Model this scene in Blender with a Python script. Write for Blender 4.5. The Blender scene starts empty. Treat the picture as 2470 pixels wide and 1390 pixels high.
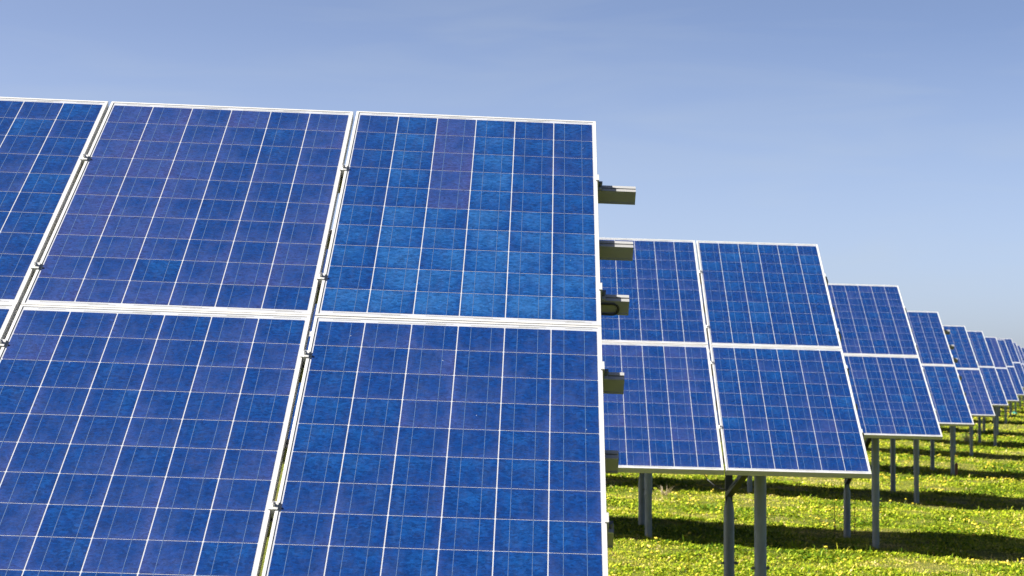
import bpy, math, random
import numpy as np
from mathutils import Matrix, Vector
random.seed(7)
rng = np.random.default_rng(11)
scene = bpy.context.scene
COL = scene.collection
PI = math.pi

# ------------------------------------------------------------------ frames
# "field frame": x along the rows (to the right), y away from the camera, z square to the sloping field.
# The field slopes down to the right by 1.65 degrees; FIELD turns it so that world Z is true up.
FIELD = Matrix.Translation((0, 0, 2.1)) @ Matrix.Rotation(math.radians(1.65), 4, 'Y')
TILT = math.radians(31.276)
ct, st = math.cos(TILT), math.sin(TILT)
# module plane axes: u (along the row), n (behind the plane), v (up the slope)
PLANE = Matrix(((1, 0, 0, 0), (0, st, ct, 0), (0, -ct, st, 0), (0, 0, 0, 1)))
SKEW = Matrix(((0.99996079, -0.00613663, 0.00638374, 0), (0.00621451, 0.99990563, -0.01225211, 0),
               (-0.00630795, 0.0122913, 0.99990456, 0), (0, 0, 0, 1)))

# ------------------------------------------------------------------ camera
cam = bpy.data.cameras.new('camera')
cam.sensor_width = 36
cam.lens = 5032.72 / 2470 * 36
cam.shift_x = -(1500 - 1235) / 2470
cam.clip_start = 0.1
cam.clip_end = 5000
cam.dof.use_dof = True
cam.dof.focus_distance = 8.0
cam.dof.aperture_fstop = 11
camo = bpy.data.objects.new('camera', cam)
COL.objects.link(camo)
R = ((0.99830034, -0.05132834, 0.02760145), (0.02934484, 0.03352771, -0.99900689), (0.05035195, 0.99811888, 0.03497695))
CM = Matrix(((R[0][0], -R[1][0], -R[2][0], -0.29864069), (R[0][1], -R[1][1], -R[2][1], -7.25800918),
             (R[0][2], -R[1][2], -R[2][2], -0.12017786), (0, 0, 0, 1)))
camo.matrix_world = FIELD @ CM
scene.camera = camo

# ------------------------------------------------------------------ sun and sky
SUN = (FIELD.to_3x3() @ Vector((-1.55, -0.09, 1.115))).normalized()
elev = math.asin(SUN.z)
azim = math.atan2(SUN.x, SUN.y)
world = bpy.data.worlds.new('World')
scene.world = world
world.use_nodes = True
wn = world.node_tree
wn.nodes.clear()
sky = wn.nodes.new('ShaderNodeTexSky')
sky.sky_type = 'NISHITA'
sky.sun_disc = False
sky.sun_elevation = elev
sky.sun_rotation = azim
sky.altitude = 200
sky.air_density = 0.25
sky.dust_density = 1.4
sky.ozone_density = 0.0
bg = wn.nodes.new('ShaderNodeBackground')
bg.inputs['Strength'].default_value = 0.05
wo = wn.nodes.new('ShaderNodeOutputWorld')
wtc = wn.nodes.new('ShaderNodeTexCoord')
wmp = wn.nodes.new('ShaderNodeMapping')
wmp.inputs['Rotation'].default_value = (0.0, math.radians(4), 0.0)
wmp.inputs['Scale'].default_value = (5.0, 5.0, 34.0)
wnz = wn.nodes.new('ShaderNodeTexNoise')
wnz.inputs['Scale'].default_value = 1.3
wnz.inputs['Detail'].default_value = 6.0
wnz.inputs['Distortion'].default_value = 0.6
wmr = wn.nodes.new('ShaderNodeMapRange')
wmr.inputs['From Min'].default_value = 0.50
wmr.inputs['From Max'].default_value = 0.78
wmr.inputs['To Max'].default_value = 0.16
wmx = wn.nodes.new('ShaderNodeMix')
wmx.data_type = 'RGBA'
wmx.inputs[7].default_value = (2.28, 2.56, 2.78, 1)          # thin cirrus, hardly brighter than the sky behind it
wn.links.new(wtc.outputs['Generated'], wmp.inputs['Vector'])
wn.links.new(wmp.outputs[0], wnz.inputs['Vector'])
wn.links.new(wnz.outputs[0], wmr.inputs['Value'])
wse = wn.nodes.new('ShaderNodeSeparateXYZ')
wn.links.new(wtc.outputs['Generated'], wse.inputs[0])
wve = wn.nodes.new('ShaderNodeMapRange')                      # the veil thickens towards the horizon all round
wve.inputs['From Min'].default_value = 0.0
wve.inputs['From Max'].default_value = 0.155
wve.inputs['To Min'].default_value = 0.48
wve.inputs['To Max'].default_value = 0.0
wn.links.new(wse.outputs[2], wve.inputs['Value'])
wad = wn.nodes.new('ShaderNodeMath')
wad.operation = 'ADD'
wad.use_clamp = True
wn.links.new(wmr.outputs[0], wad.inputs[0])
wn.links.new(wve.outputs[0], wad.inputs[1])
wn.links.new(wad.outputs[0], wmx.inputs[0])
wn.links.new(sky.outputs[0], wmx.inputs[6])
wn.links.new(wmx.outputs[2], bg.inputs[0])
wn.links.new(bg.outputs[0], wo.inputs[0])

sl = bpy.data.lights.new('sun', 'SUN')
sl.energy = 5.0
sl.angle = math.radians(0.53)
sl.color = (1.0, 0.95, 0.87)
so = bpy.data.objects.new('sun', sl)
COL.objects.link(so)
so.rotation_euler = SUN.to_track_quat('Z', 'Y').to_euler()
so.location = (0, 0, 30)

vs = scene.view_settings
vs.view_transform = 'Standard'
vs.look = 'None'
vs.exposure = 2.34
vs.gamma = 1.0
vs.use_curve_mapping = False


# ------------------------------------------------------------------ material helpers
class NT:
    def __init__(s, name):
        s.m = bpy.data.materials.new(name)
        s.m.use_nodes = True
        s.t = s.m.node_tree
        s.t.nodes.clear()
        s.out = s.t.nodes.new('ShaderNodeOutputMaterial')

    def n(s, typ, props=None, **ins):
        nd = s.t.nodes.new('ShaderNode' + typ)
        for k, v in (props or {}).items():
            setattr(nd, k, v)
        for k, v in ins.items():
            s.put(nd, k, v)
        return nd

    def put(s, nd, k, v):
        key = int(k[1:]) if k[0] == '_' else k.replace('__', ' ')
        sock = nd.inputs[key]
        if hasattr(v, 'is_output'):
            s.t.links.new(v, sock)
        else:
            sock.default_value = v

    def math(s, op, a, b=0.0, c=None):
        nd = s.n('Math', {'operation': op}, _0=a, _1=b)
        if c is not None:
            s.put(nd, '_2', c)
        return nd.outputs[0]

    def mix(s, f, a, b, blend='MIX'):
        nd = s.t.nodes.new('ShaderNodeMix')
        nd.data_type = 'RGBA'
        nd.blend_type = blend
        s.put(nd, '_0', f)
        s.put(nd, '_6', a)
        s.put(nd, '_7', b)
        return nd.outputs[2]

    def ramp(s, f, stops):
        nd = s.n('ValToRGB', None, Fac=f)
        e = nd.color_ramp.elements
        while len(e) < len(stops):
            e.new(0.5)
        for i, (p, c) in enumerate(stops):
            e[i].position = p
            e[i].color = (*c, 1)
        return nd.outputs[0]

    def done(s, shader):
        s.t.links.new(shader, s.out.inputs[0])
        return s.m


def col4(c):
    return (*c, 1)


def metal_material(name, base, metallic, rough, spangle=0.12, scale=40, streak=(1, 1, 1)):
    k = NT(name)
    tc = k.n('TexCoord')
    mp = k.n('Mapping', None, Vector=tc.outputs['Object'], Scale=streak)
    n1 = k.n('TexNoise', None, Vector=mp.outputs[0], Scale=scale, Detail=4.0)
    n2 = k.n('TexNoise', None, Vector=mp.outputs[0], Scale=scale * 0.12, Detail=3.0)
    f = k.math('ADD', k.math('MULTIPLY', n1.outputs[0], 0.5), k.math('MULTIPLY', n2.outputs[0], 0.5))
    lo = tuple(v * (1 - spangle * 1.6) for v in base)
    hi = tuple(min(0.92, v * (1 + spangle * 1.6)) for v in base)
    c = k.ramp(f, [(0.3, lo), (0.7, hi)])
    r = k.math('MULTIPLY_ADD', n1.outputs[0], 0.25, rough - 0.12)
    b = k.n('BsdfPrincipled', None, Base__Color=c, Metallic=metallic, Roughness=r)
    return k.done(b.outputs[0])


M = {}
M['frame'] = metal_material('anodised_frame', (0.35, 0.35, 0.345), 0.25, 0.45, 0.03, 30, (1, 1, .2))
M['rail'] = metal_material('aluminium_rail', (0.32, 0.32, 0.318), 0.45, 0.42, 0.06, 30, (.1, 1, 1))
M['galv'] = metal_material('galvanised_steel', (0.16, 0.185, 0.185), 0.3, 0.55, 0.22, 26, (1, 1, .35))
M['clamp'] = metal_material('clamp_aluminium', (0.42, 0.42, 0.41), 0.45, 0.4, 0.05)
M['bolt'] = metal_material('bolt_steel', (0.42, 0.42, 0.42), 0.85, 0.35, 0.1)
M['brace'] = metal_material('shade_darkened_steel', (0.036, 0.042, 0.048), 0.2, 0.6, 0.25, 26, (1, 1, .35))  # brace and channel steel, shade under the table put into its base colour
M['dark'] = metal_material('dark_bracket', (0.10, 0.11, 0.12), 0.3, 0.55, 0.2)


def plain(name, c, rough=0.6, coat=0.0, var=0.1, scale=8, metallic=0.0):
    k = NT(name)
    tc = k.n('TexCoord')
    n1 = k.n('TexNoise', None, Vector=tc.outputs['Object'], Scale=scale, Detail=5.0)
    lo = tuple(v * (1 - var) for v in c)
    hi = tuple(min(0.95, v * (1 + var)) for v in c)
    cc = k.ramp(n1.outputs[0], [(0.35, lo), (0.65, hi)])
    b = k.n('BsdfPrincipled', None, Base__Color=cc, Roughness=rough, Metallic=metallic, Coat__Weight=coat, Coat__Roughness=0.08)
    return k.done(b.outputs[0])


M['back'] = plain('white_backsheet', (0.225, 0.235, 0.26), 0.5, 0.6, 0.03, 5)
M['ribbon'] = plain('tinned_ribbon', (0.038, 0.073, 0.15), 0.45, 0.6, 0.15, 60, 0.1)
M['lead'] = plain('string_connector', (0.2, 0.2, 0.19), 0.45, 0.6, 0.1, 60, 0.2)
M['cable'] = plain('black_cable', (0.015, 0.015, 0.016), 0.45)
M['red'] = plain('red_paint', (0.05, 0.004, 0.004), 0.5)
M['teal'] = plain('teal_plastic', (0.03, 0.17, 0.13), 0.5)

# crystalline silicon cells. tone: 0 violet, 0.5 royal blue, 1 bright azure (cell colour, with sky reflection and dust painted in where lighter)
k = NT('crystalline_silicon')
tc = k.n('TexCoord')
oi = k.n('ObjectInfo')
ge = k.n('NewGeometry')
at = k.n('Attribute', {'attribute_name': 'tint'})
off = k.n('CombineXYZ', None, X=k.math('MULTIPLY', oi.outputs['Random'], 71.3), Y=k.math('MULTIPLY', ge.outputs['Random Per Island'], 53.7),
          Z=k.math('MULTIPLY', oi.outputs['Random'], 17.9))
vec = k.n('VectorMath', {'operation': 'ADD'}, _0=tc.outputs['Object'], _1=off.outputs[0]).outputs[0]
wob = k.n('TexNoise', None, Vector=vec, Scale=28.0, Detail=3.0, Roughness=0.6)
wv = k.n('VectorMath', {'operation': 'MULTIPLY_ADD'}, _0=wob.outputs['Color'], _1=(0.035, 0.035, 0.02), _2=vec).outputs[0]
mp = k.n('Mapping', None, Vector=wv, Scale=(1.0, 1.0, 1.7))
v1 = k.n('TexVoronoi', {'feature': 'F1'}, Vector=mp.outputs[0], Scale=75.0)
v2 = k.n('TexVoronoi', {'feature': 'F1'}, Vector=mp.outputs[0], Scale=200.0)
cl = k.n('TexNoise', None, Vector=vec, Scale=11.0, Detail=4.0, Roughness=0.6, Distortion=0.8)
g1 = k.n('SeparateColor', None, Color=v1.outputs['Color']).outputs[0]
g2 = k.n('SeparateColor', None, Color=v2.outputs['Color']).outputs[0]
sepc = k.n('SeparateColor', None, Color=oi.outputs['Color'])
cu = k.n('Attribute', {'attribute_name': 'cu'}).outputs['Fac']
cv = k.n('Attribute', {'attribute_name': 'cv'}).outputs['Fac']
du_ = k.math('ABSOLUTE', k.math('SUBTRACT', cu, 0.5))
dv_ = k.math('ABSOLUTE', k.math('SUBTRACT', cv, 0.5))
rim = k.n('MapRange', {'interpolation_type': 'SMOOTHSTEP'}, Value=k.math('ADD', k.math('MAXIMUM', du_, dv_), k.math('MULTIPLY', k.math('SUBTRACT', cl.outputs[0], 0.5), 0.25)),
          From__Min=0.30, From__Max=0.52).outputs[0]
# every wafer was sawn from its own corner of the ingot: hue drifts across it one way or another
dirx = k.math('SINE', k.math('MULTIPLY', k.math('ADD', oi.outputs['Random'], ge.outputs['Random Per Island']), 41.0))
drift = k.math('ADD', k.math('MULTIPLY', k.math('SUBTRACT', cu, 0.5), k.math('MULTIPLY', dirx, 0.22)), k.math('MULTIPLY', k.math('SUBTRACT', cv, 0.5), 0.16))
fl = k.n('TexNoise', None, Vector=mp.outputs[0], Scale=52.0, Detail=5.0, Roughness=0.65, Distortion=2.2)
tone = k.math('ADD', sepc.outputs[0], k.math('SUBTRACT', at.outputs['Fac'], 0.5))
tone = k.math('ADD', tone, k.math('MULTIPLY', k.math('SUBTRACT', cl.outputs[0], 0.5), 0.50))
tone = k.math('ADD', tone, drift)
tone = k.math('SUBTRACT', tone, k.math('MULTIPLY', rim, 0.13))
tone = k.math('ADD', tone, 0.03)
tone = k.math('ADD', tone, k.math('MULTIPLY', k.math('SUBTRACT', g1, 0.5), 0.10))
base = k.ramp(tone, [(0, (0.0146, 0.0211, 0.0795)), (0.25, (0.0099, 0.0224, 0.0869)), (0.42, (0.0037, 0.0166, 0.0744)), (0.52, (0.0018, 0.0153, 0.074)), (0.75, (0.0024, 0.0241, 0.0959)), (1, (0.0073, 0.0408, 0.1247))])
lum = k.math('ADD', k.math('MULTIPLY_ADD', g1, 0.44, 0.35), k.math('MULTIPLY', g2, 0.20))
lum = k.math('ADD', lum, k.n('MapRange', None, Value=fl.outputs[0], From__Min=0.25, From__Max=0.75, To__Min=0.0, To__Max=0.72).outputs[0])
lumc = k.n('CombineColor', None, Red=lum, Green=lum, Blue=lum).outputs[0]
base = k.mix(1.0, base, lumc, 'MULTIPLY')
# fine dust that settled on the glass, in runs down the slope
dmap = k.n('Mapping', None, Vector=vec, Scale=(1.0, 1.0, 0.35))
du = k.n('TexNoise', None, Vector=dmap.outputs[0], Scale=34.0, Detail=6.0, Roughness=0.7)
dust = k.math('MULTIPLY', k.n('MapRange', None, Value=du.outputs[0], From__Min=0.45, From__Max=0.8).outputs[0], 0.12)
base = k.mix(dust, base, (0.06, 0.085, 0.15, 1))
sp = k.n('TexVoronoi', {'feature': 'F1'}, Vector=vec, Scale=9.0)
spk = k.math('LESS_THAN', sp.outputs['Distance'], 0.018)
base = k.mix(k.math('MULTIPLY', spk, 0.7), base, (0.25, 0.27, 0.3, 1))
bs = k.n('BsdfPrincipled', None, Base__Color=base, Roughness=0.5, Specular__IOR__Level=0.0, Coat__Weight=1.0, Coat__Roughness=0.06, Coat__IOR=1.42)
M['cell'] = k.done(bs.outputs[0])

# soil under the grass
k = NT('field_soil')
tc = k.n('TexCoord')
a = k.n('TexNoise', None, Vector=tc.outputs['Object'], Scale=1.1, Detail=6.0, Roughness=0.65)
b_ = k.n('TexNoise', None, Vector=tc.outputs['Object'], Scale=18.0, Detail=8.0, Roughness=0.75)
c1 = k.ramp(b_.outputs[0], [(0.3, (0.05, 0.045, 0.012)), (0.5, (0.11, 0.095, 0.032)), (0.7, (0.22, 0.17, 0.08))])
c2 = k.ramp(b_.outputs[0], [(0.3, (0.030, 0.040, 0.004)), (0.5, (0.075, 0.088, 0.009)), (0.72, (0.135, 0.140, 0.020))])
cc = k.mix(k.n('MapRange', None, Value=a.outputs[0], From__Min=0.52, From__Max=0.66).outputs[0], c2, c1)
bump = k.n('Bump', None, Strength=0.7, Distance=0.05, Height=b_.outputs[0])
bs = k.n('BsdfPrincipled', None, Base__Color=cc, Roughness=0.95, Normal=bump.outputs[0], Specular__IOR__Level=0.1)
M['soil'] = k.done(bs.outputs[0])


def leaf_material(name, stops, trans, rough=0.6):
    k = NT(name)
    at = k.n('Attribute', {'attribute_name': 'tone'})
    c = k.ramp(at.outputs['Fac'], stops)
    d = k.n('BsdfPrincipled', None, Base__Color=c, Roughness=rough, Specular__IOR__Level=0.08)
    tr = k.n('BsdfTranslucent', None, Color=c)
    mx = k.n('MixShader', None, Fac=trans)
    k.t.links.new(d.outputs[0], mx.inputs[1])
    k.t.links.new(tr.outputs[0], mx.inputs[2])
    return k.done(mx.outputs[0])


M['grass'] = leaf_material('grass_leaves', [(0.0, (0.030, 0.070, 0.003)), (0.25, (0.095, 0.155, 0.006)), (0.5, (0.225, 0.275, 0.011)), (0.72, (0.37, 0.355, 0.028)),
                                            (0.9, (0.42, 0.34, 0.09)), (1.0, (0.45, 0.36, 0.16))], 0.22)
M['straw'] = plain('dry_straw', (0.50, 0.42, 0.30), 0.8, 0, 0.25, 12)
M['petal'] = plain('dandelion_yellow', (0.36, 0.285, 0.005), 0.7, 0, 0.15, 60)
M['stalk'] = plain('green_stalk', (0.10, 0.13, 0.02), 0.7, 0, 0.2, 20)
M['weed'] = plain('brown_weed_stalk', (0.09, 0.07, 0.035), 0.8, 0, 0.2, 20)


# ------------------------------------------------------------------ mesh helpers
class MB:
    def __init__(s):
        s.v, s.f, s.mi = [], [], []

    def add(s, vs_, fs, mi=0):
        o = len(s.v)
        s.v += [tuple(p) for p in vs_]
        s.f += [tuple(i + o for i in f) for f in fs]
        s.mi += [mi] * len(fs)
        return s

    def box(s, x0, x1, y0, y1, z0, z1, mi=0, mat=None):
        P = [(x, y, z) for z in (z0, z1) for y in (y0, y1) for x in (x0, x1)]
        if mat is not None:
            P = [mat @ Vector(p) for p in P]
        return s.add(P, [(0, 2, 3, 1), (4, 5, 7, 6), (0, 1, 5, 4), (2, 6, 7, 3), (0, 4, 6, 2), (1, 3, 7, 5)], mi)

    def prism(s, prof, axis, a, b, mi=0, mat=None):
        """closed profile [(p,q)] extruded along axis 'x','y' or 'z' from a to b"""
        n = len(prof)
        def put(t, p, q):
            return {'x': (t, p, q), 'y': (p, t, q), 'z': (p, q, t)}[axis]
        P = [put(a, *pq) for pq in prof] + [put(b, *pq) for pq in prof]
        if mat is not None:
            P = [mat @ Vector(p) for p in P]
        F = [(i, (i + 1) % n, n + (i + 1) % n, n + i) for i in range(n)]
        F += [tuple(range(n))[::-1], tuple(range(n, 2 * n))]
        return s.add(P, F, mi)

    def tube(s, pts, rad, sides=10, mi=0, caps=True):
        pts = [Vector(p) for p in pts]
        rads = rad if isinstance(rad, (list, tuple)) else [rad] * len(pts)
        V, F = [], []
        for i, p in enumerate(pts):
            d = (pts[min(i + 1, len(pts) - 1)] - pts[max(i - 1, 0)]).normalized()
            up = Vector((1, 0, 0)) if abs(d.x) < 0.8 else Vector((0, 1, 0))
            e1 = d.cross(up).normalized()
            e2 = d.cross(e1)
            for j in range(sides):
                a = 2 * PI * j / sides
                V.append(p + (e1 * math.cos(a) + e2 * math.sin(a)) * rads[i])
        for i in range(len(pts) - 1):
            for j in range(sides):
                j2 = (j + 1) % sides
                F.append((i * sides + j, i * sides + j2, (i + 1) * sides + j2, (i + 1) * sides + j))
        if caps:
            F.append(tuple(range(sides))[::-1])
            F.append(tuple(range((len(pts) - 1) * sides, len(pts) * sides)))
        return s.add(V, F, mi)

    def mesh(s, name, mats, smooth=None, recalc=True):
        me = bpy.data.meshes.new(name)
        me.from_pydata(s.v, [], s.f)
        for m in (mats if isinstance(mats, (list, tuple)) else [mats]):
            me.materials.append(m)
        if any(s.mi):
            me.polygons.foreach_set('material_index', s.mi)
        if recalc:
            import bmesh
            bm = bmesh.new()
            bm.from_mesh(me)
            bmesh.ops.recalc_face_normals(bm, faces=bm.faces)
            bm.to_mesh(me)
            bm.free()
        if smooth:
            me.polygons.foreach_set('use_smooth', [True] * len(me.polygons))
            try:
                me.set_sharp_from_angle(angle=math.radians(smooth))
            except Exception:
                pass
        me.update()
        return me


def link(name, data, parent=None, local=None, world_m=None):
    o = bpy.data.objects.new(name, data)
    COL.objects.link(o)
    if parent is not None:
        o.parent = parent
        o.matrix_parent_inverse = Matrix.Identity(4)
        if local is not None:
            o.matrix_local = local
    elif world_m is not None:
        o.matrix_world = world_m
    return o


def tag(o, label, cat, group=None, kind=None):
    o['label'] = label
    o['category'] = cat
    if group:
        o['group'] = group
    if kind:
        o['kind'] = kind
    return o


# ------------------------------------------------------------------ the field
def vnoise(x, y, seed=0):
    x = np.asarray(x, float)
    y = np.asarray(y, float)
    xi, yi = np.floor(x).astype(np.int64), np.floor(y).astype(np.int64)
    fx, fy = x - xi, y - yi
    fx, fy = fx * fx * (3 - 2 * fx), fy * fy * (3 - 2 * fy)
    def h(a, b):
        n = (a * 374761393 + b * 668265263 + seed * 1442695041) & 0xffffffff
        n = ((n ^ (n >> 13)) * 1274126177) & 0xffffffff
        return ((n ^ (n >> 16)) & 0xffff) / 65535.0
    return (h(xi, yi) * (1 - fx) + h(xi + 1, yi) * fx) * (1 - fy) + (h(xi, yi + 1) * (1 - fx) + h(xi + 1, yi + 1) * fx) * fy


def fbm(x, y, seed=0, octs=4):
    t, a, s_ = 0, 0.5, 0
    for i in range(octs):
        t = t + a * vnoise(np.asarray(x) * 2 ** i, np.asarray(y) * 2 ** i, seed + i)
        s_ += a
        a *= 0.5
    return t / s_


def ground_z(X, Y):
    X = np.asarray(X, float)
    Y = np.asarray(Y, float)
    z = -2.1 - 0.03 * np.clip(X - 1.5 - 0.2625 * (Y - 8.25), -12, 8)
    z = z + 0.22 / (1 + np.exp(-(Y - 61) / 3.0))
    z = z + (fbm(X * 0.6, Y * 0.6, 3, 3) - 0.5) * 0.10 + (fbm(X * 3, Y * 3, 9, 2) - 0.5) * 0.035
    return z


def field_world(P):
    P = np.asarray(P, float)
    A = np.array(FIELD)
    return P @ A[:3, :3].T + A[:3, 3]


def np_mesh(name, V, F, mat, attrs=None, smooth=False):
    """triangles or quads given as arrays"""
    me = bpy.data.meshes.new(name)
    k_ = F.shape[1]
    me.vertices.add(len(V))
    me.vertices.foreach_set('co', np.ascontiguousarray(V, np.float32).ravel())
    me.loops.add(F.size)
    me.loops.foreach_set('vertex_index', np.ascontiguousarray(F, np.int32).ravel())
    me.polygons.add(len(F))
    me.polygons.foreach_set('loop_start', np.arange(0, F.size, k_, dtype=np.int32))
    me.polygons.foreach_set('loop_total', np.full(len(F), k_, np.int32))
    if smooth:
        me.polygons.foreach_set('use_smooth', np.ones(len(F), bool))
    for nm, arr in (attrs or {}).items():
        a = me.attributes.new(nm, 'FLOAT', 'POINT')
        a.data.foreach_set('value', np.ascontiguousarray(arr, np.float32))
    me.materials.append(mat)
    me.update(calc_edges=True)
    return me


def axis_steps(parts):
    out = []
    for a, b, d in parts:
        out += list(np.arange(a, b, d))
    return np.array(out + [parts[-1][1]])


gx = axis_steps([(-1200, -60, 60), (-60, -10, 5), (-10, 30, 0.25), (30, 60, 5), (60, 1200, 60)])
gy = axis_steps([(-300, -20, 40), (-20, 6, 2), (6, 45, 0.25), (45, 110, 1.0), (110, 200, 10), (200, 1600, 100)])
GX, GY = np.meshgrid(gx, gy)
GZ = ground_z(GX, GY)
nx, ny = len(gx), len(gy)
V = np.stack([GX.ravel(), GY.ravel(), GZ.ravel()], 1)
ii = (np.arange(ny - 1)[:, None] * nx + np.arange(nx - 1)[None, :]).ravel()
F = np.stack([ii, ii + 1, ii + 1 + nx, ii + nx], 1)
go = link('ground', np_mesh('ground', field_world(V), F, M['soil'], smooth=True))
go['kind'] = 'structure'

# ------------------------------------------------------------------ the rows: where each table stands
ROWS = {1: (0, 0, 0), 2: (2.145, 8.247, .018), 3: (4.295, 16.285, .024), 4: (6.451, 24.45, -.047), 5: (8.665, 32.621, -.086),
        6: (10.919, 41.034, -.021), 7: (13.045, 48.748, -.026), 8: (15.297, 57.265, .043), 9: (17.483, 65.4, .21), 10: (19.62, 73.6, .2),
        11: (21.8, 81.8, .2), 12: (24.0, 89.95, .2), 13: (26.2, 98.1, .2), 14: (28.4, 106.3, .2), 15: (30.6, 114.5, .2)}
NCOL = {1: 4, 2: 6, 3: 9, 4: 9, 5: 9, 6: 9, 7: 8, 8: 8, 9: 7, 10: 6, 11: 5, 12: 5, 13: 5, 14: 5, 15: 5}
ORD = {1: 'nearest', 2: 'second', 3: 'third', 4: 'fourth', 5: 'fifth', 6: 'sixth', 7: 'seventh', 8: 'eighth', 9: 'ninth', 10: 'tenth',
       11: 'eleventh', 12: 'twelfth', 13: 'thirteenth', 14: 'fourteenth', 15: 'fifteenth'}
PW, PL, GAP = 0.992, 1.65, 0.014
PITCH = PW + GAP


def row_matrix(r):
    m = FIELD @ Matrix.Translation(ROWS[r]) @ PLANE
    return m @ SKEW if r == 1 else m


# ------------------------------------------------------------------ solar panel parts (panel frame: x 0..PW, y behind, z 0..PL)
CELL, CG, RGAP = 0.156, 0.0043, 0.0026
MX = (PW - 6 * CELL - 5 * CG) / 2
MZ = (PL - 10 * CELL - 9 * RGAP) / 2
FD, LIP = 0.040, 0.0105          # frame depth, width of the front lip


def frame_mesh():
    m = MB()
    # cross-section of a side (p = inwards from outer edge, q = depth behind the front); glass groove at 2 mm
    sec = [(0, 0.0006), (0.0006, 0), (LIP - .0008, 0), (LIP, .0006), (LIP, 0.0022), (0.0022, 0.0022 + 0.0055), (0.0022, FD - 0.002), (0.025, FD - 0.002), (0.025, FD), (0, FD),
           (0, 0.024), (0.0012, 0.0232), (0.0012, 0.0212), (0, 0.0204)]
    n = len(sec)
    def ring(p, q):
        return [(p, q, p), (PW - p, q, p), (PW - p, q, PL - p), (p, q, PL - p)]
    V = []
    for p, q in sec:
        V += ring(p, q)
    F = []
    for i in range(n):
        j = (i + 1) % n
        for c in range(4):
            d = (c + 1) % 4
            F.append((i * 4 + c, i * 4 + d, j * 4 + d, j * 4 + c))
    m.add(V, F)
    return m.mesh('frame', M['frame'])


def backsheet_mesh():
    m = MB()
    e = 0.004
    m.box(e, PW - e, 0.0022, 0.0070, e, PL - e)
    return m.mesh('backsheet', M['back'])


def cell_box(m, x, z, d=0.0006):
    # a wafer with clipped corners, standing proud of the backsheet
    b = 0.0022
    P = [(x + b, z), (x + CELL - b, z), (x + CELL, z + b), (x + CELL, z + CELL - b), (x + CELL - b, z + CELL), (x + b, z + CELL), (x, z + CELL - b), (x, z + b)]
    V = [(p[0], 0.0022 - d, p[1]) for p in P] + [(p[0], 0.0021, p[1]) for p in P]
    F = [tuple(range(8))] + [(i, i + 8, (i + 1) % 8 + 8, (i + 1) % 8) for i in range(8)]
    m.add(V, F)


def set_tint(me, per_cell):
    b = 0.0022
    lu = [b, CELL - b, CELL, CELL, CELL - b, b, 0, 0] * 2
    lv = [0, 0, b, CELL - b, CELL, CELL, CELL - b, b] * 2
    for nm, l_ in (('cu', lu), ('cv', lv)):
        at_ = me.attributes.new(nm, 'FLOAT', 'POINT')
        at_.data.foreach_set('value', np.tile(np.array(l_, np.float32) / CELL, len(per_cell)))
    a = me.attributes.new('tint', 'FLOAT', 'POINT')
    nv = len(me.vertices) // len(per_cell)
    a.data.foreach_set('value', np.repeat(np.array(per_cell, np.float32), nv))


def cell_mesh():
    m = MB()
    cell_box(m, 0, 0)
    me = m.mesh('cell', M['cell'])
    set_tint(me, [0.5])
    return me


def cell_origin(c, r):
    return MX + c * (CELL + CG), PL - MZ - CELL - r * (CELL + RGAP)


def tone_grid(seed, mean, spread):
    g = random.Random(seed)
    colb = [g.gauss(0, spread * .55) for _ in range(6)]
    out = []
    for r in range(10):
        for c in range(6):
            out.append(mean + colb[c] * (0.6 + 0.4 * math.sin(r * .7 + c)) + g.gauss(0, spread))
    return out


def grid_mesh(seed, spread=.09):
    m = MB()
    for r in range(10):
        for c in range(6):
            cell_box(m, *cell_origin(c, r))
    me = m.mesh('cell_grid', M['cell'])
    set_tint(me, tone_grid(seed, .5, spread))
    return me


def ribbon_mesh():
    m = MB()
    g = random.Random(3)
    y0, y1 = 0.00128, 0.0017
    for c in range(6):
        x0 = cell_origin(c, 0)[0]
        for fx in (0.275, 0.725):
            x = x0 + CELL * fx
            for r in range(10):
                z = cell_origin(c, r)[1]
                m.box(x - .0008, x + .0008, y0, y1, z - .0005, z + CELL + .0005)
    for side in (0, 1):
        for c in range(6):
            x0 = cell_origin(c, 0)[0]
            if (c + side) % 2 == 0 and c < 5:
                z = PL - MZ + 0.0065 if side else MZ - 0.0105
                m.box(x0 + CELL * .27, x0 + CELL * 1.73 + CG, .0018, .00215, z, z + .0035, 1)
            else:
                z = PL - MZ + 0.012 if side else MZ - 0.016
                m.box(x0 + CELL * .30, x0 + CELL * .9, .0018, .00215, z, z + .003, 1)
    return m.mesh('ribbons', [M['ribbon'], M['lead']])


def jbox_mesh():
    m = MB()
    m.box(PW / 2 - .06, PW / 2 + .06, .0072, .032, PL - .22, PL - .10)
    return m.mesh('junction_box', M['cable'])


FRAME, BACK, CELLM, RIB, JBOX = frame_mesh(), backsheet_mesh(), cell_mesh(), ribbon_mesh(), jbox_mesh()
GRIDS = [grid_mesh(s) for s in range(6)]

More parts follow.
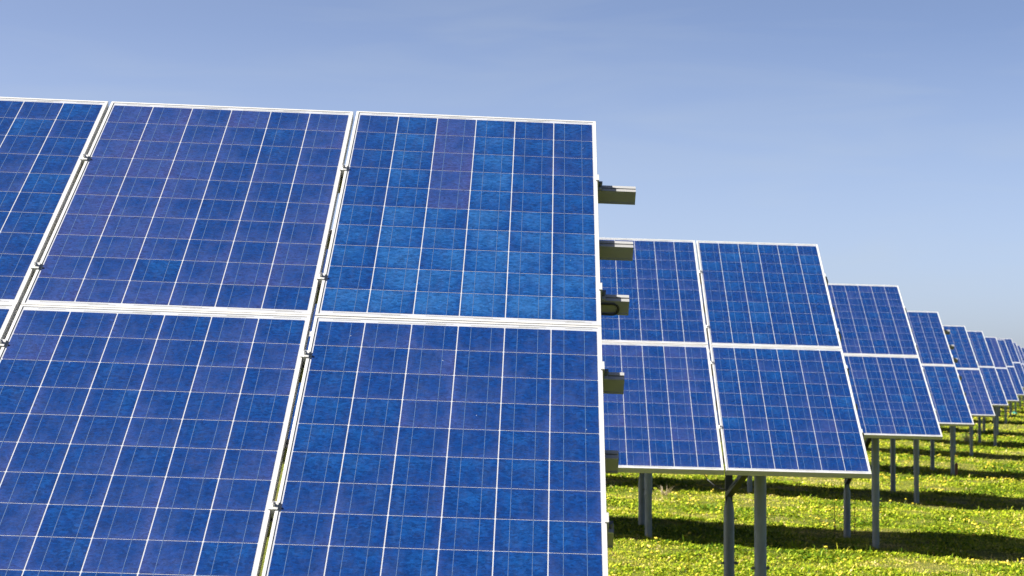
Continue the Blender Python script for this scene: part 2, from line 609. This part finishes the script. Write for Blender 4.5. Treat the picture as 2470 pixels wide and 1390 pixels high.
# tones read off the photograph (rows top to bottom, columns left to right)
HAND = {
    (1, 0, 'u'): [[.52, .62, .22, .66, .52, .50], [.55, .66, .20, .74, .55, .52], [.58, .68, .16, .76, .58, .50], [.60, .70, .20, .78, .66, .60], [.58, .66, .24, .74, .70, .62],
                  [.64, .80, .72, .84, .74, .66], [.66, .80, .78, .84, .78, .72], [.70, .84, .80, .86, .84, .78], [.74, .86, .84, .84, .86, .84], [.84, .86, .86, .90, .86, .84]],  # lighter cells here carry painted sky reflection and dust
    (1, 1, 'u'): [[.22, .20, .34, .20, .46, .28], [.24, .20, .30, .40, .56, .30], [.18, .22, .26, .36, .50, .34], [.24, .20, .30, .42, .40, .36], [.22, .24, .32, .44, .46, .40],
                  [.20, .28, .30, .34, .40, .34], [.20, .24, .28, .40, .36, .32], [.24, .26, .34, .36, .40, .30], [.24, .34, .50, .36, .30, .32], [.28, .30, .30, .38, .44, .46]],
    (1, 0, 'l'): [[.50, .42, .44, .50, .46, .46], [.52, .40, .30, .48, .50, .42], [.56, .44, .34, .36, .52, .48], [.60, .50, .38, .42, .46, .50], [.64, .56, .42, .46, .52, .56],
                  [.58, .52, .50, .58, .62, .48], [.44, .48, .56, .60, .54, .46], [.42, .52, .58, .52, .62, .56], [.46, .54, .60, .50, .56, .52], [.50, .50, .54, .52, .50, .50]],
}
MEAN = {(1, 2, 'u'): .50, (1, 1, 'l'): .44, (1, 2, 'l'): .46, (2, 0, 'u'): .58, (2, 1, 'u'): .48, (2, 0, 'l'): .50, (2, 1, 'l'): .36, (3, 0, 'u'): .42, (3, 0, 'l'): .47,
        (4, 0, 'u'): .50, (4, 0, 'l'): .54, (5, 0, 'u'): .58, (5, 0, 'l'): .30, (6, 0, 'u'): .54, (6, 0, 'l'): .50, (7, 0, 'u'): .28, (7, 0, 'l'): .42, (8, 0, 'u'): .54, (8, 0, 'l'): .5}
LABEL = {
    (1, 0, 'u'): 'brightest azure blue solar panel of the nearest table, upper right, with rail ends beside it',
    (1, 0, 'l'): 'royal blue solar panel of the nearest table, lower right, below the brightest azure one',
    (1, 1, 'u'): 'violet tinted solar panel of the nearest table, upper middle between two bluer ones',
    (1, 1, 'l'): 'dark blue solar panel of the nearest table, directly below the violet tinted one',
    (1, 2, 'u'): 'blue solar panel cut by the left picture edge at the top of the nearest table',
    (1, 2, 'l'): 'solar panel at the far left edge of which only a small sliver shows',
    (2, 0, 'u'): 'upper right solar panel of the second table, its whole face in view under the sky',
    (2, 0, 'l'): 'lower right solar panel of the second table, above the two grey posts',
    (2, 1, 'u'): 'upper solar panel of the second table partly hidden behind the nearest table and its rail ends',
    (2, 1, 'l'): 'violet tinted lower solar panel of the second table partly hidden by the nearest table',
}


def panel(r, c, part):
    upper = part == 'u'
    key = (r, c, part)
    jit = random.Random(r * 100 + c * 2 + upper)
    m = row_matrix(r) @ Matrix.Translation((-c * PITCH - PW, jit.uniform(-.0006, .0006), 0.004 if upper else -PL)) \
        @ Matrix.Rotation(jit.gauss(0, .0006), 4, 'X') @ Matrix.Rotation(jit.gauss(0, .0006), 4, 'Z')
    root = link('solar_panel', None, world_m=m)
    root.empty_display_size = 0.2
    where = 'upper' if upper else 'lower'
    if key in LABEL:
        lab, grp = LABEL[key], 'blue solar panels on the tables'
    elif c == 0:
        cue = {3: ', directly right of the large second table', 4: ', four tables back along the row of right edges', 5: ', fifth stepped edge from the front',
               6: ', sixth stepped edge from the front', 7: ', seventh stepped edge from the front'}.get(r, ', a thin sliver far back at the right picture edge')
        if key == (5, 0, 'l'):
            cue = ', darker violet than the panel above it'
        if key == (7, 0, 'u'):
            cue = ', dark violet among the small distant ones'
        lab = f'{where} right solar panel of the {ORD[r]} table from the front{cue}'
        grp = 'blue solar panels on the tables'
    elif r == 1:
        lab, grp = f'{where} solar panel of the nearest table just outside the left picture edge', 'blue solar panels on the tables'
    else:
        nth = ['', 'second', 'third', 'fourth', 'fifth', 'sixth', 'seventh', 'eighth', 'ninth'][c]
        lab = f'{where} solar panel, {nth} from the right in the {ORD[r]} table, behind the nearer tables'
        grp = f'hidden {where} panels of the {ORD[r]} table'
    if len(lab.split()) > 16:
        lab = ' '.join(lab.split()[:16])
    tag(root, lab, 'solar panel', grp)
    link('frame', FRAME, root)
    link('backsheet', BACK, root)
    mean = MEAN.get(key, jit.uniform(.38, .58))
    singly = (r == 1 and c < 3) or (r == 2 and c < 2) or (r in (3, 4) and c == 0)
    if singly:
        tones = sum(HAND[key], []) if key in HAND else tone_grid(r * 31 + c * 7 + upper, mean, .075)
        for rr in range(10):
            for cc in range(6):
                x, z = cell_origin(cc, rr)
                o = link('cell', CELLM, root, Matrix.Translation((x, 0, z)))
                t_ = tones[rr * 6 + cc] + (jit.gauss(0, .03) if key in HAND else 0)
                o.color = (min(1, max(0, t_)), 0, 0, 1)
    else:
        o = link('cell_grid', GRIDS[(r * 5 + c * 3 + upper) % 6], root)
        o.color = (mean, 0, 0, 1)
        o['kind'] = 'stuff'
    if r <= 6:
        o = link('ribbons', RIB, root)
        o['kind'] = 'stuff'
    if r <= 3:
        link('junction_box', JBOX, root)
    return root


for r in ROWS:
    for c in range(NCOL[r]):
        for part in ('u', 'l'):
            panel(r, c, part)

# ------------------------------------------------------------------ racks
RAILV = [1.127, 0.671, 0.267, -0.257, -0.725, -1.118]
CLAMPED = (0, 2, 3, 5)
RW, RT, RB = 0.046, 0.0405, 0.098     # rail width, top and bottom depth behind the glass
RAIL_END = {1: (.154, .132, .106, .076, .047, .024), 4: (.11, .10, .09, .06, .04, .03),}


def rail_profile():
    w, t, b = RW / 2, RT, RB
    return [(t, -w), (t, -.0045), (t + .012, -.0045), (t + .012, .0045), (t, .0045), (t, w), (t + .0175, w), (t + .0175, w - .0025), (b - .006, w - .0025), (b - .006, w + .001),
            (b, w + .001), (b, -w - .001), (b - .006, -w - .001), (b - .006, -w + .0025), (t + .0175, -w + .0025), (t + .0175, -w)]


def rail_mesh(length):
    m = MB()
    m.prism(rail_profile(), 'x', -length, 0)
    return m.mesh('rail', M['rail'])


def mid_clamp_mesh():
    m = MB()
    m.prism([(-.014, -.0042), (.014, -.0042), (.014, -.0004), (.0055, -.0004), (.0055, .030), (-.0055, .030), (-.0055, -.0004), (-.014, -.0004)], 'z', -.020, .020)
    return m.mesh('clamp', M['clamp'])


def bolt_mesh():
    m = MB()
    def hexa(r_, y0, y1):
        m.prism([(r_ * math.cos(PI / 3 * i), r_ * math.sin(PI / 3 * i)) for i in range(6)], 'y', y0, y1)
    m.prism([(.0085 * math.cos(PI / 6 * i), .0085 * math.sin(PI / 6 * i)) for i in range(12)], 'y', -.0056, -.0043)
    hexa(.0070, -.0135, -.0056)
    m.prism([(.004 * math.cos(PI / 4 * i), .004 * math.sin(PI / 4 * i)) for i in range(8)], 'y', -.0165, -.0135)
    return m.mesh('bolt', M['bolt'])


def end_clamp_mesh():
    m = MB()
    # Z-shaped clamp: lip on the frame, wall down the frame side, foot on the rail
    m.prism([(-.007, -.0042), (.0075, -.0042), (.0075, .0395), (.024, .0395), (.024, .0365), (.0105, .0365 - .003), (.0105, -.0042 + .001), (.0095, -.0042)][:0] or
            [(-.007, -.0040), (.0062, -.0040), (.0062, .0345), (.020, .0345), (.020, .0395), (.0018, .0395), (.0018, -.0004), (-.007, -.0004)], 'z', -.024, .024)
    return m.mesh('clamp', M['clamp'])


def end_bolt_mesh():
    m = MB()
    m.prism([(.0125 + .0070 * math.cos(PI / 3 * i), .0070 * math.sin(PI / 3 * i)) for i in range(6)], 'y', .018, .0343)
    m.box(.0035, .0215, .0243, .0343, .010, .022)
    return m.mesh('bolt', M['dark'])


MIDC, BOLT, ENDC, ENDB = mid_clamp_mesh(), bolt_mesh(), end_clamp_mesh(), end_bolt_mesh()


def rack(r):
    RM = row_matrix(r)
    base = RM @ Vector((0, 0, 0))
    gz = float(ground_z(ROWS[r][0], ROWS[r][1]))
    foot = FIELD @ Vector((ROWS[r][0], ROWS[r][1], gz))
    root = link('panel_rack', None, world_m=Matrix.Translation(foot))
    root.empty_display_size = 0.4
    cue = {1: 'of the nearest table, six aluminium rail ends poking out at its right', 2: 'of the second table, with the two thickest grey posts and a slanting brace',
           3: 'of the third table, front post with bolted collar in the first shadow', 4: 'of the fourth table, short white rail ends showing at its right edge',
           5: 'of the fifth table, its near post standing beside the dark red stake', 6: 'of the sixth table, thin posts right of the red stake',
           7: 'of the seventh table, thin posts near the teal bag'}.get(r, f'of the {ORD[r]} table, tiny posts far back at the right picture edge')
    tag(root, 'galvanised rack ' + cue, 'solar panel rack', 'racks that carry the solar panels')
    inv = root.matrix_world.inverted()
    PLm = inv @ RM                                   # plane coordinates to rack-local
    length = NCOL[r] * PITCH + 0.1
    ends = RAIL_END.get(r, (.028, .026, .03, .024, .026, .024))
    rm_ = rail_mesh(length)
    for i, v in enumerate(RAILV):
        link('rail', rm_, root, PLm @ Matrix.Translation((ends[i], 0, v)))
    # clamps
    for i in CLAMPED:
        if r <= 6:
            c_ = link('clamp', ENDC, root, PLm @ Matrix.Translation((0, 0, RAILV[i] + (.004 if i < 3 else -.006))))
            link('bolt', ENDB, c_)
        if r <= 4:
            for c in range(1, min(NCOL[r], 3 if r < 3 else 2)):
                c_ = link('clamp', MIDC, root, PLm @ Matrix.Translation((-c * PITCH + GAP / 2, 0, RAILV[i])))
                link('bolt', BOLT, c_)
    # bents: front post, rear post, beam, braces
    span = NCOL[r] * PITCH
    inset = {2: .69, 3: .62, 4: .74, 5: .68, 6: .72, 7: .5}.get(r, .7)
    us = [-(inset + 2.5 * j) for j in range(max(1, int((span - inset) / 2.5) + 1)) if inset + 2.5 * j < span]
    beam = MB()
    beam.prism([(RB + .001, -.03), (RB + .001, .03), (RB + .082, .03), (RB + .082, .022), (RB + .009, .022), (RB + .009, -.022), (RB + .082, -.022), (RB + .082, -.03)], 'z', -1.32, 1.32,
               mat=Matrix(((0, 1, 0, 0), (1, 0, 0, 0), (0, 0, 1, 0), (0, 0, 0, 1))))
    beam_me = beam.mesh('beam', M['galv'])
    for u in us:
        link('beam', beam_me, root, PLm @ Matrix.Translation((u, 0, 0)))
        gx_ = ROWS[r][0] + u
        for which, dy in (('front', -.76), ('rear', .86)):
            v = (dy - st * .13) / ct
            top = RM @ Vector((u - ((.085 if u == us[0] else .0) if which == 'rear' else 0), RB + .05, v))
            fp = Vector((top.x, top.y, 0))
            # ground under the post, in the field frame
            q = FIELD.inverted() @ top
            gzz = float(ground_z(q.x, q.y))
            g = (FIELD @ Vector((q.x, q.y, gzz))).z
            h = top.z - g
            loc = Vector((top.x, top.y, g))
            L = inv @ Matrix.Translation(loc)
            m = MB()
            if which == 'front':
                zc = min(.46, h * .4)
                m.tube([(0, 0, -.3), (0, 0, zc + .3)], .039, 20)
                m.tube([(0, 0, zc), (0, 0, zc + .012), (0, 0, zc + .014), (0, 0, h)], [.0445, .0445, .0435, .0435], 20)
                m.box(-.052, .052, -.05, .05, h - .12, h - .0) if False else None
                po = link('post', m.mesh('post', M['galv'], 40), root, L)
                b = MB()
                b.tube([(-.066, 0, zc + .06), (.066, 0, zc + .06)], .007, 6)
                b.tube([(-.060, 0, zc + .06), (-.046, 0, zc + .06)], .013, 6)
                b.tube([(.046, 0, zc + .06), (.060, 0, zc + .06)], .013, 6)
                link('bolt', b.mesh('bolt', M['dark']), po)
            else:
                zt = min(.92 if r != 3 else .62, h * .5)
                m.tube([(0, 0, -.3), (0, 0, zt - .12), (0, 0, zt)], [.042, .042, .026], 20)
                po = link('post', m.mesh('post', M['galv'], 40), root, L)
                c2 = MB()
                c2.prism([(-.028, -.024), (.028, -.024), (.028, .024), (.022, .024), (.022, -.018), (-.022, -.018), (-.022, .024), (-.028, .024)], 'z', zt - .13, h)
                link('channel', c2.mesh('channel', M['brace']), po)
                b = MB()
                zb = zt - .52
                if zb > .1:
                    b.tube([(-.062, 0, zb), (.075, 0, zb)], .008, 6)
                    b.tube([(.046, 0, zb), (.062, 0, zb)], .014, 6)
                    link('bolt', b.mesh('bolt', M['dark']), po)
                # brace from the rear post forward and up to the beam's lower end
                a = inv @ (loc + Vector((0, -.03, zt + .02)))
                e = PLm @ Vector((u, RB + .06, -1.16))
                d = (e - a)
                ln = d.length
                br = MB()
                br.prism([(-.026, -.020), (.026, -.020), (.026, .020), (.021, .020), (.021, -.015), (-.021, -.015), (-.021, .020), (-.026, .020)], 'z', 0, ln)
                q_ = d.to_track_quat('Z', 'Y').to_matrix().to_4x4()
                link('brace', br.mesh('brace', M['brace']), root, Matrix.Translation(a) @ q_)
    return root


for r in ROWS:
    rack(r)

# ------------------------------------------------------------------ cables
RM1 = row_matrix(1)
m = MB()
pts = []
for t in np.linspace(0, 1, 15):
    a = -PI / 2 + PI * t
    pts.append((.040 + .022 * math.cos(a), 0.0, .021 * math.sin(a)))
pts = [(-.06, 0.0, -.018), (0.0, .0, -.0205)] + pts + [(0.0, 0, .0205), (-.06, 0, .018)]
# loop lies against the down-slope face of the third rail: plane coords (u, n, v)
P3 = [(p[0] + .006, (RT + RB) / 2 + .003 - p[2] * 1.05, RAILV[2] - RW / 2 - .006) for p in pts]
m.tube([(a, b, c) for a, b, c in P3], .0042, 8)
o = link('cable', m.mesh('cable', M['cable'], 60), world_m=RM1)
tag(o, 'black cable looped under the third rail end from the top', 'cable')
RM2 = row_matrix(2)
m = MB()
P = [(-PITCH - .13, .05, -1.63), (-PITCH - .11, .06, -1.68), (-PITCH - .07, .075, -1.715), (-PITCH - .03, .09, -1.735), (-PITCH + .03, .11, -1.72), (-PITCH + .1, .10, -1.62)]
m.tube(P, .004, 6)
o = link('cable', m.mesh('cable', M['cable'], 60), world_m=RM2)
tag(o, 'thin black cable sagging below the bottom edge of the second table', 'cable')


# ------------------------------------------------------------------ vegetation
CAMF = np.array([-0.2986, -7.258, -0.1202])
RN = np.array(R)


def project(P):
    q = (P - CAMF) @ RN.T
    return np.stack([1500 + 5032.72 * q[:, 0] / q[:, 2], 695 + 5032.72 * q[:, 1] / q[:, 2], q[:, 2]], 1)


def wedge(y0, y1, per_m2, left=-0.0165, right=0.196, pad=0.9):
    """random field points in the strip of ground that the camera and its neighbours see"""
    A = (y1 - y0) * (((left + right) * 0 + (right - left)) * ((y0 + y1) / 2 + 7.26) + 2 * pad + 1.2)
    n = int(A * per_m2)
    dmin, dmax = y0 + 7.26, y1 + 7.26
    y = rng.uniform(y0, y1, n * 2)
    keep = rng.uniform(0, 1, n * 2) < (y + 7.26) / dmax
    y = y[keep][:n]
    d = y + 7.26
    # the view axis leans 2.9 degrees to the right
    xl = -0.3 + d * (left + 0.0505) - pad - 0.05 * d
    xr = -0.3 + d * (right + 0.0505) + pad + 1.2
    x = rng.uniform(0, 1, len(y)) * (xr - xl) + xl
    return x, y


def leaves(x, y, lmin, lmax, wr, dry_bias=0.0, lean=(0.08, 1.0)):
    n = len(x)
    dry = fbm(x * 1.0 + 3, y * 0.8, 21, 5)
    bare = np.clip((dry - 0.55) / 0.16, 0, 1)
    keep = rng.uniform(0, 1, n) > bare * 0.6
    x, y, dry, bare = x[keep], y[keep], dry[keep], bare[keep]
    n = len(x)
    z = ground_z(x, y)
    a = rng.uniform(0, 2 * PI, n)
    inc = rng.uniform(lean[0], lean[1], n)
    clump = fbm(x * 4.5, y * 4.5, 55, 2)
    tall = 0.55 + 0.95 * np.clip((clump - .3) / .4, 0, 1)
    L = rng.uniform(lmin, lmax, n) * tall * (1 - 0.4 * bare)
    W = L * wr * rng.uniform(0.6, 1.3, n)
    dx, dy = np.cos(a), np.sin(a)
    ch, sh = np.cos(inc), np.sin(inc)
    base = np.stack([x, y, z - 0.004 + rng.uniform(0, 0.012, n)], 1)
    mid = base + np.stack([dx * ch, dy * ch, sh], 1) * (L * 0.55)[:, None]
    inc2 = inc - rng.uniform(0.1, 0.9, n)
    tip = mid + np.stack([dx * np.cos(inc2), dy * np.cos(inc2), np.sin(inc2)], 1) * (L * 0.45)[:, None]
    sd = np.stack([-dy, dx, np.zeros(n)], 1) * (W / 2)[:, None]
    V = np.stack([base, mid + sd, tip, mid - sd], 1).reshape(-1, 3)
    i = np.arange(n) * 4
    F = np.concatenate([np.stack([i, i + 1, i + 3], 1), np.stack([i + 1, i + 2, i + 3], 1)])
    big = fbm(x * 0.9, y * 0.9, 77, 3)
    tone = 0.36 + (big - 0.5) * 0.5 + (dry - 0.5) * 0.5 + bare * 0.30 + rng.normal(0, 0.20, n) + dry_bias
    tone = np.where(rng.uniform(0, 1, n) < 0.07, tone + 0.35, tone)
    return V, F, np.repeat(np.clip(tone, 0, 1), 4)


GV, GF, GT = [], [], []
for (y0, y1, dens, l0, l1, wr) in ((9.5, 19, 4800, .014, .042, .48), (19, 30, 2600, .016, .048, .5), (30, 50, 1000, .022, .06, .55), (50, 80, 300, .04, .08, .6), (80, 150, 60, .08, .14, .7)):
    x, y = wedge(y0, y1, dens)
    v_, f_, t_ = leaves(x, y, l0, l1, wr)
    GF.append(f_ + sum(len(q) for q in GV))
    GV.append(v_)
    GT.append(t_)
    # a few taller blades
    m_ = rng.uniform(0, 1, len(x)) < 0.018
    v_, f_, t_ = leaves(x[m_], y[m_], l1 * 1.0, l1 * 2.1, .12, -.05, (0.8, 1.5))
    GF.append(f_ + sum(len(q) for q in GV))
    GV.append(v_)
    GT.append(t_)
# thin cover close to the camera, out of the picture but seen from beside it
x = rng.uniform(-6, 8, 60000)
y = rng.uniform(-9, 9.5, 60000)
v_, f_, t_ = leaves(x, y, .05, .12, .4)
GF.append(f_ + sum(len(q) for q in GV))
GV.append(v_)
GT.append(t_)
gro = link('grass', np_mesh('grass', field_world(np.concatenate(GV)), np.concatenate(GF), M['grass'], {'tone': np.concatenate(GT)}))
tag(gro, 'short weedy green grass with dry patches covering the whole field', 'grass', None, 'stuff')


# dandelions
def dandelion_mesh(seed, h):
    g = random.Random(seed)
    m = MB()
    bend = g.uniform(-.02, .02)
    m.tube([(0, 0, -.01), (bend * .4, 0, h * .5), (bend, 0, h)], [.0028, .0024, .0022], 4, 0, False)
    n = 10
    rr = g.uniform(.016, .021)
    V = [(bend, 0, h + .012)]
    for i in range(n):
        a = 2 * PI * i / n
        q = rr * .55
        V.append((bend + q * math.cos(a), q * math.sin(a), h + .011))
    for i in range(n):
        a = 2 * PI * i / n
        q = rr * (1.0 if i % 2 else .86)
        V.append((bend + q * math.cos(a), q * math.sin(a), h + .004))
    V.append((bend, 0, h - .006))
    F = [(0, 1 + i, 1 + (i + 1) % n) for i in range(n)]
    F += [(1 + i, 1 + n + i, 1 + n + (i + 1) % n, 1 + (i + 1) % n) for i in range(n)]
    F += [(1 + n + (i + 1) % n, 1 + n + i, 1 + 2 * n) for i in range(n)]
    m.add(V, F, 1)
    return m.mesh('dandelion', [M['stalk'], M['petal']])


DAND = [dandelion_mesh(s, h) for s, h in enumerate((.03, .04, .05, .065))]


def flower_sites(y0, y1, dens):
    x, y = wedge(y0, y1, dens)
    k_ = fbm(x * 0.9 + 9, y * 0.7, 91, 3)
    dry = fbm(x * 1.0 + 3, y * 0.8, 21, 5)
    p_ = np.clip((k_ - 0.42) / 0.25, 0.03, 1) * np.clip((0.66 - dry) / 0.12, 0.05, 1)
    ok = rng.uniform(0, 1, len(x)) < p_
    x, y = x[ok], y[ok]
    m_ = rng.integers(1, 5, len(x))              # one to four heads on a plant
    x, y = np.repeat(x, m_), np.repeat(y, m_)
    return x + rng.normal(0, .045, len(x)), y + rng.normal(0, .06, len(y))


fx, fy = [], []
for y0, y1, d in ((9.5, 14.5, 8), (14.5, 20, 2.2), (20, 28, 2.2), (28, 50, 5.5), (50, 80, 8), (80, 140, 4)):
    a, b = flower_sites(y0, y1, d)
    fx.append(a)
    fy.append(b)
fx, fy = np.concatenate(fx), np.concatenate(fy)
fz = ground_z(fx, fy)
FP = np.stack([fx, fy, fz], 1)
pr = project(FP)
inview = (pr[:, 0] > 1472) & (pr[:, 0] < 2468) & (pr[:, 1] < 1392) & (pr[:, 1] > 1150)
order = np.argsort(np.where(inview, pr[:, 2], 1e9))
single = order[:300]
single = single[inview[single]]
rest = np.setdiff1d(np.arange(len(fx)), single)


def flower_zone(px, py, Y):
    if Y < 14.6:
        if px < 1750:
            return 'yellow dandelion in the nearest sunlit grass, left of the two thick posts', 'dandelions left of the thick posts'
        if px < 2110:
            return 'yellow dandelion in the nearest sunlit grass, just right of the thick posts', 'dandelions right of the thick posts'
        return 'yellow dandelion in the nearest sunlit grass towards the right picture edge', 'dandelions in the near right corner'
    if Y < 18.2:
        return 'dandelion growing in the widest dark shadow band', 'dandelions in the widest shadow band'
    if px < 1830:
        return 'yellow dandelion behind the widest shadow band, left of the thick posts', 'dandelions behind the shadow on the left'
    if px < 2110:
        return 'yellow dandelion behind the widest shadow band, between thick posts and collared post', 'dandelions behind the shadow in the middle'
    return 'yellow dandelion behind the widest shadow band, right of the collared post', 'dandelions behind the shadow on the right'


frot = FIELD.to_3x3().to_4x4()
for i in single:
    w = FIELD @ Vector(FP[i])
    o = link('dandelion', DAND[int(rng.integers(0, 4))], world_m=Matrix.Translation(w) @ Matrix.Rotation(rng.uniform(0, 6.28), 4, 'Z')
             @ Matrix.Rotation(rng.uniform(-.35, .35), 4, 'X') @ Matrix.Scale(rng.uniform(.85, 1.35), 4))
    l_, g_ = flower_zone(pr[i, 0], pr[i, 1], FP[i, 1])
    tag(o, l_, 'flower', g_)
# all the others: one stuff object
n = len(rest)
hh = rng.uniform(.025, .065, n)
sc_ = rng.uniform(.014, .024, n) * (1 + np.clip((FP[rest, 1] - 30) / 60, 0, 1.0))
tx, ty = rng.normal(0, .3, n), rng.normal(0, .3, n)
VV, FF = [], []
ang = np.arange(7) / 7 * 2 * PI
ring = np.stack([np.cos(ang), np.sin(ang)], 1)
V = np.zeros((n, 9, 3))
V[:, 0] = FP[rest] + np.stack([np.zeros(n), np.zeros(n), hh + .010], 1)
for j in range(7):
    V[:, 1 + j] = FP[rest] + np.stack([ring[j, 0] * sc_, ring[j, 1] * sc_, hh + (ring[j, 0] * tx + ring[j, 1] * ty) * sc_], 1)
V[:, 8] = FP[rest] + np.stack([np.zeros(n), np.zeros(n), hh - .012], 1)
i0 = np.arange(n) * 9
F = np.concatenate([np.stack([i0, i0 + 1 + j, i0 + 1 + (j + 1) % 7], 1) for j in range(7)] + [np.stack([i0 + 8, i0 + 1 + (j + 1) % 7, i0 + 1 + j], 1) for j in range(7)])
o = link('dandelion_heads', np_mesh('dandelion_heads', field_world(V.reshape(-1, 3)), F, M['petal']))
tag(o, 'countless small yellow dandelion heads dotting the grass far back', 'flowers', None, 'stuff')


# dry tufts, weed stalks, stake, bag
def hit_ground(px, py):
    d = RN.T @ np.array([(px - 1500) / 5032.72, (py - 695) / 5032.72, 1.0])
    t0 = (-2.1 - CAMF[2]) / d[2]
    for _ in range(12):
        p = CAMF + d * t0
        t0 = (float(ground_z(p[0], p[1])) - CAMF[2]) / d[2]
    return CAMF + d * t0


def straw_tuft(px, py, h, nb, spread, label):
    p = hit_ground(px, py)
    g = random.Random(int(px))
    m = MB()
    for _ in range(nb):
        a = g.uniform(0, 2 * PI)
        b = (g.uniform(-.06, .06), g.uniform(-.04, .04), -.02)
        l_ = h * g.uniform(.5, 1.15)
        s_ = spread * g.uniform(.1, 1)
        m.tube([b, (b[0] + s_ * .35 * math.cos(a), b[1] + s_ * .35 * math.sin(a), l_ * .55), (b[0] + s_ * math.cos(a), b[1] + s_ * math.sin(a), l_)], [.005, .004, .0015], 3, 0, False)
    o = link('dry_grass_tuft', m.mesh('dry_grass_tuft', M['straw']), world_m=Matrix.Translation(FIELD @ Vector(p)))
    return tag(o, label, 'dry grass', 'dry straw tufts in the grass')


straw_tuft(1606, 1196, .15, 26, .12, 'pale dry straw tuft in front of the shadow below the second table')
straw_tuft(2332, 1068, .26, 60, .34, 'pinkish dry straw tuft far back between two posts beside the shadow')


def weed(px, py, h, label):
    p = hit_ground(px, py)
    m = MB()
    m.tube([(0, 0, -.02), (.006, 0, h * .5), (-.004, 0, h)], [.006, .005, .003], 5, 0)
    g = random.Random(int(px))
    for i in range(7):
        z = h * (.25 + .7 * i / 7)
        a = g.uniform(0, 6.28)
        m.tube([(0, 0, z), (.03 * math.cos(a), .03 * math.sin(a), z + .035)], [.003, .0012], 3, 0, False)
    o = link('weed_stalk', m.mesh('weed_stalk', M['weed']), world_m=Matrix.Translation(FIELD @ Vector(p)))
    return tag(o, label, 'weed', 'thin brown weed stalks')


weed(2013, 1293, .40, 'thin brown weed stalk left of the dark rear post of the third table')
weed(2061, 1290, .38, 'thin brown weed stalk between the dark rear post and the collared front post')

p = hit_ground(2307, 1150)
m = MB()
m.box(-.028, .028, -.012, .012, -.15, .22)
m.prism([(-.028, .22), (.028, .22), (0.01, .26), (-.01, .26)], 'y', -.012, .012)
o = link('marker_stake', m.mesh('marker_stake', M['red']), world_m=Matrix.Translation(FIELD @ Vector(p)))
tag(o, 'dark red stake leaning close behind a grey post of the fifth table', 'stake')

p = hit_ground(2446, 1001)
m = MB()
g = random.Random(5)
nr, ns = 5, 10
V = []
for i in range(nr):
    t = i / (nr - 1)
    for j in range(ns):
        a = 2 * PI * j / ns
        q = .11 * math.sqrt(max(0.0, 1 - t ** 2.2)) * g.uniform(.8, 1.2) + .01
        V.append((q * math.cos(a) * 1.4, q * math.sin(a), -.02 + .13 * t * g.uniform(.85, 1.15)))
F = [(i * ns + j, i * ns + (j + 1) % ns, (i + 1) * ns + (j + 1) % ns, (i + 1) * ns + j) for i in range(nr - 1) for j in range(ns)]
F.append(tuple(range((nr - 1) * ns, nr * ns)))
m.add(V, F)
m.tube([(-.02, 0, .10), (-.04, .0, .145), (.0, .01, .165), (.03, 0, .14), (.02, 0, .10)], .008, 5)
o = link('plastic_bag', m.mesh('plastic_bag', M['teal'], 50), world_m=Matrix.Translation(FIELD @ Vector(p)))
tag(o, 'small teal plastic bag lying in the grass far back at the right', 'bag')
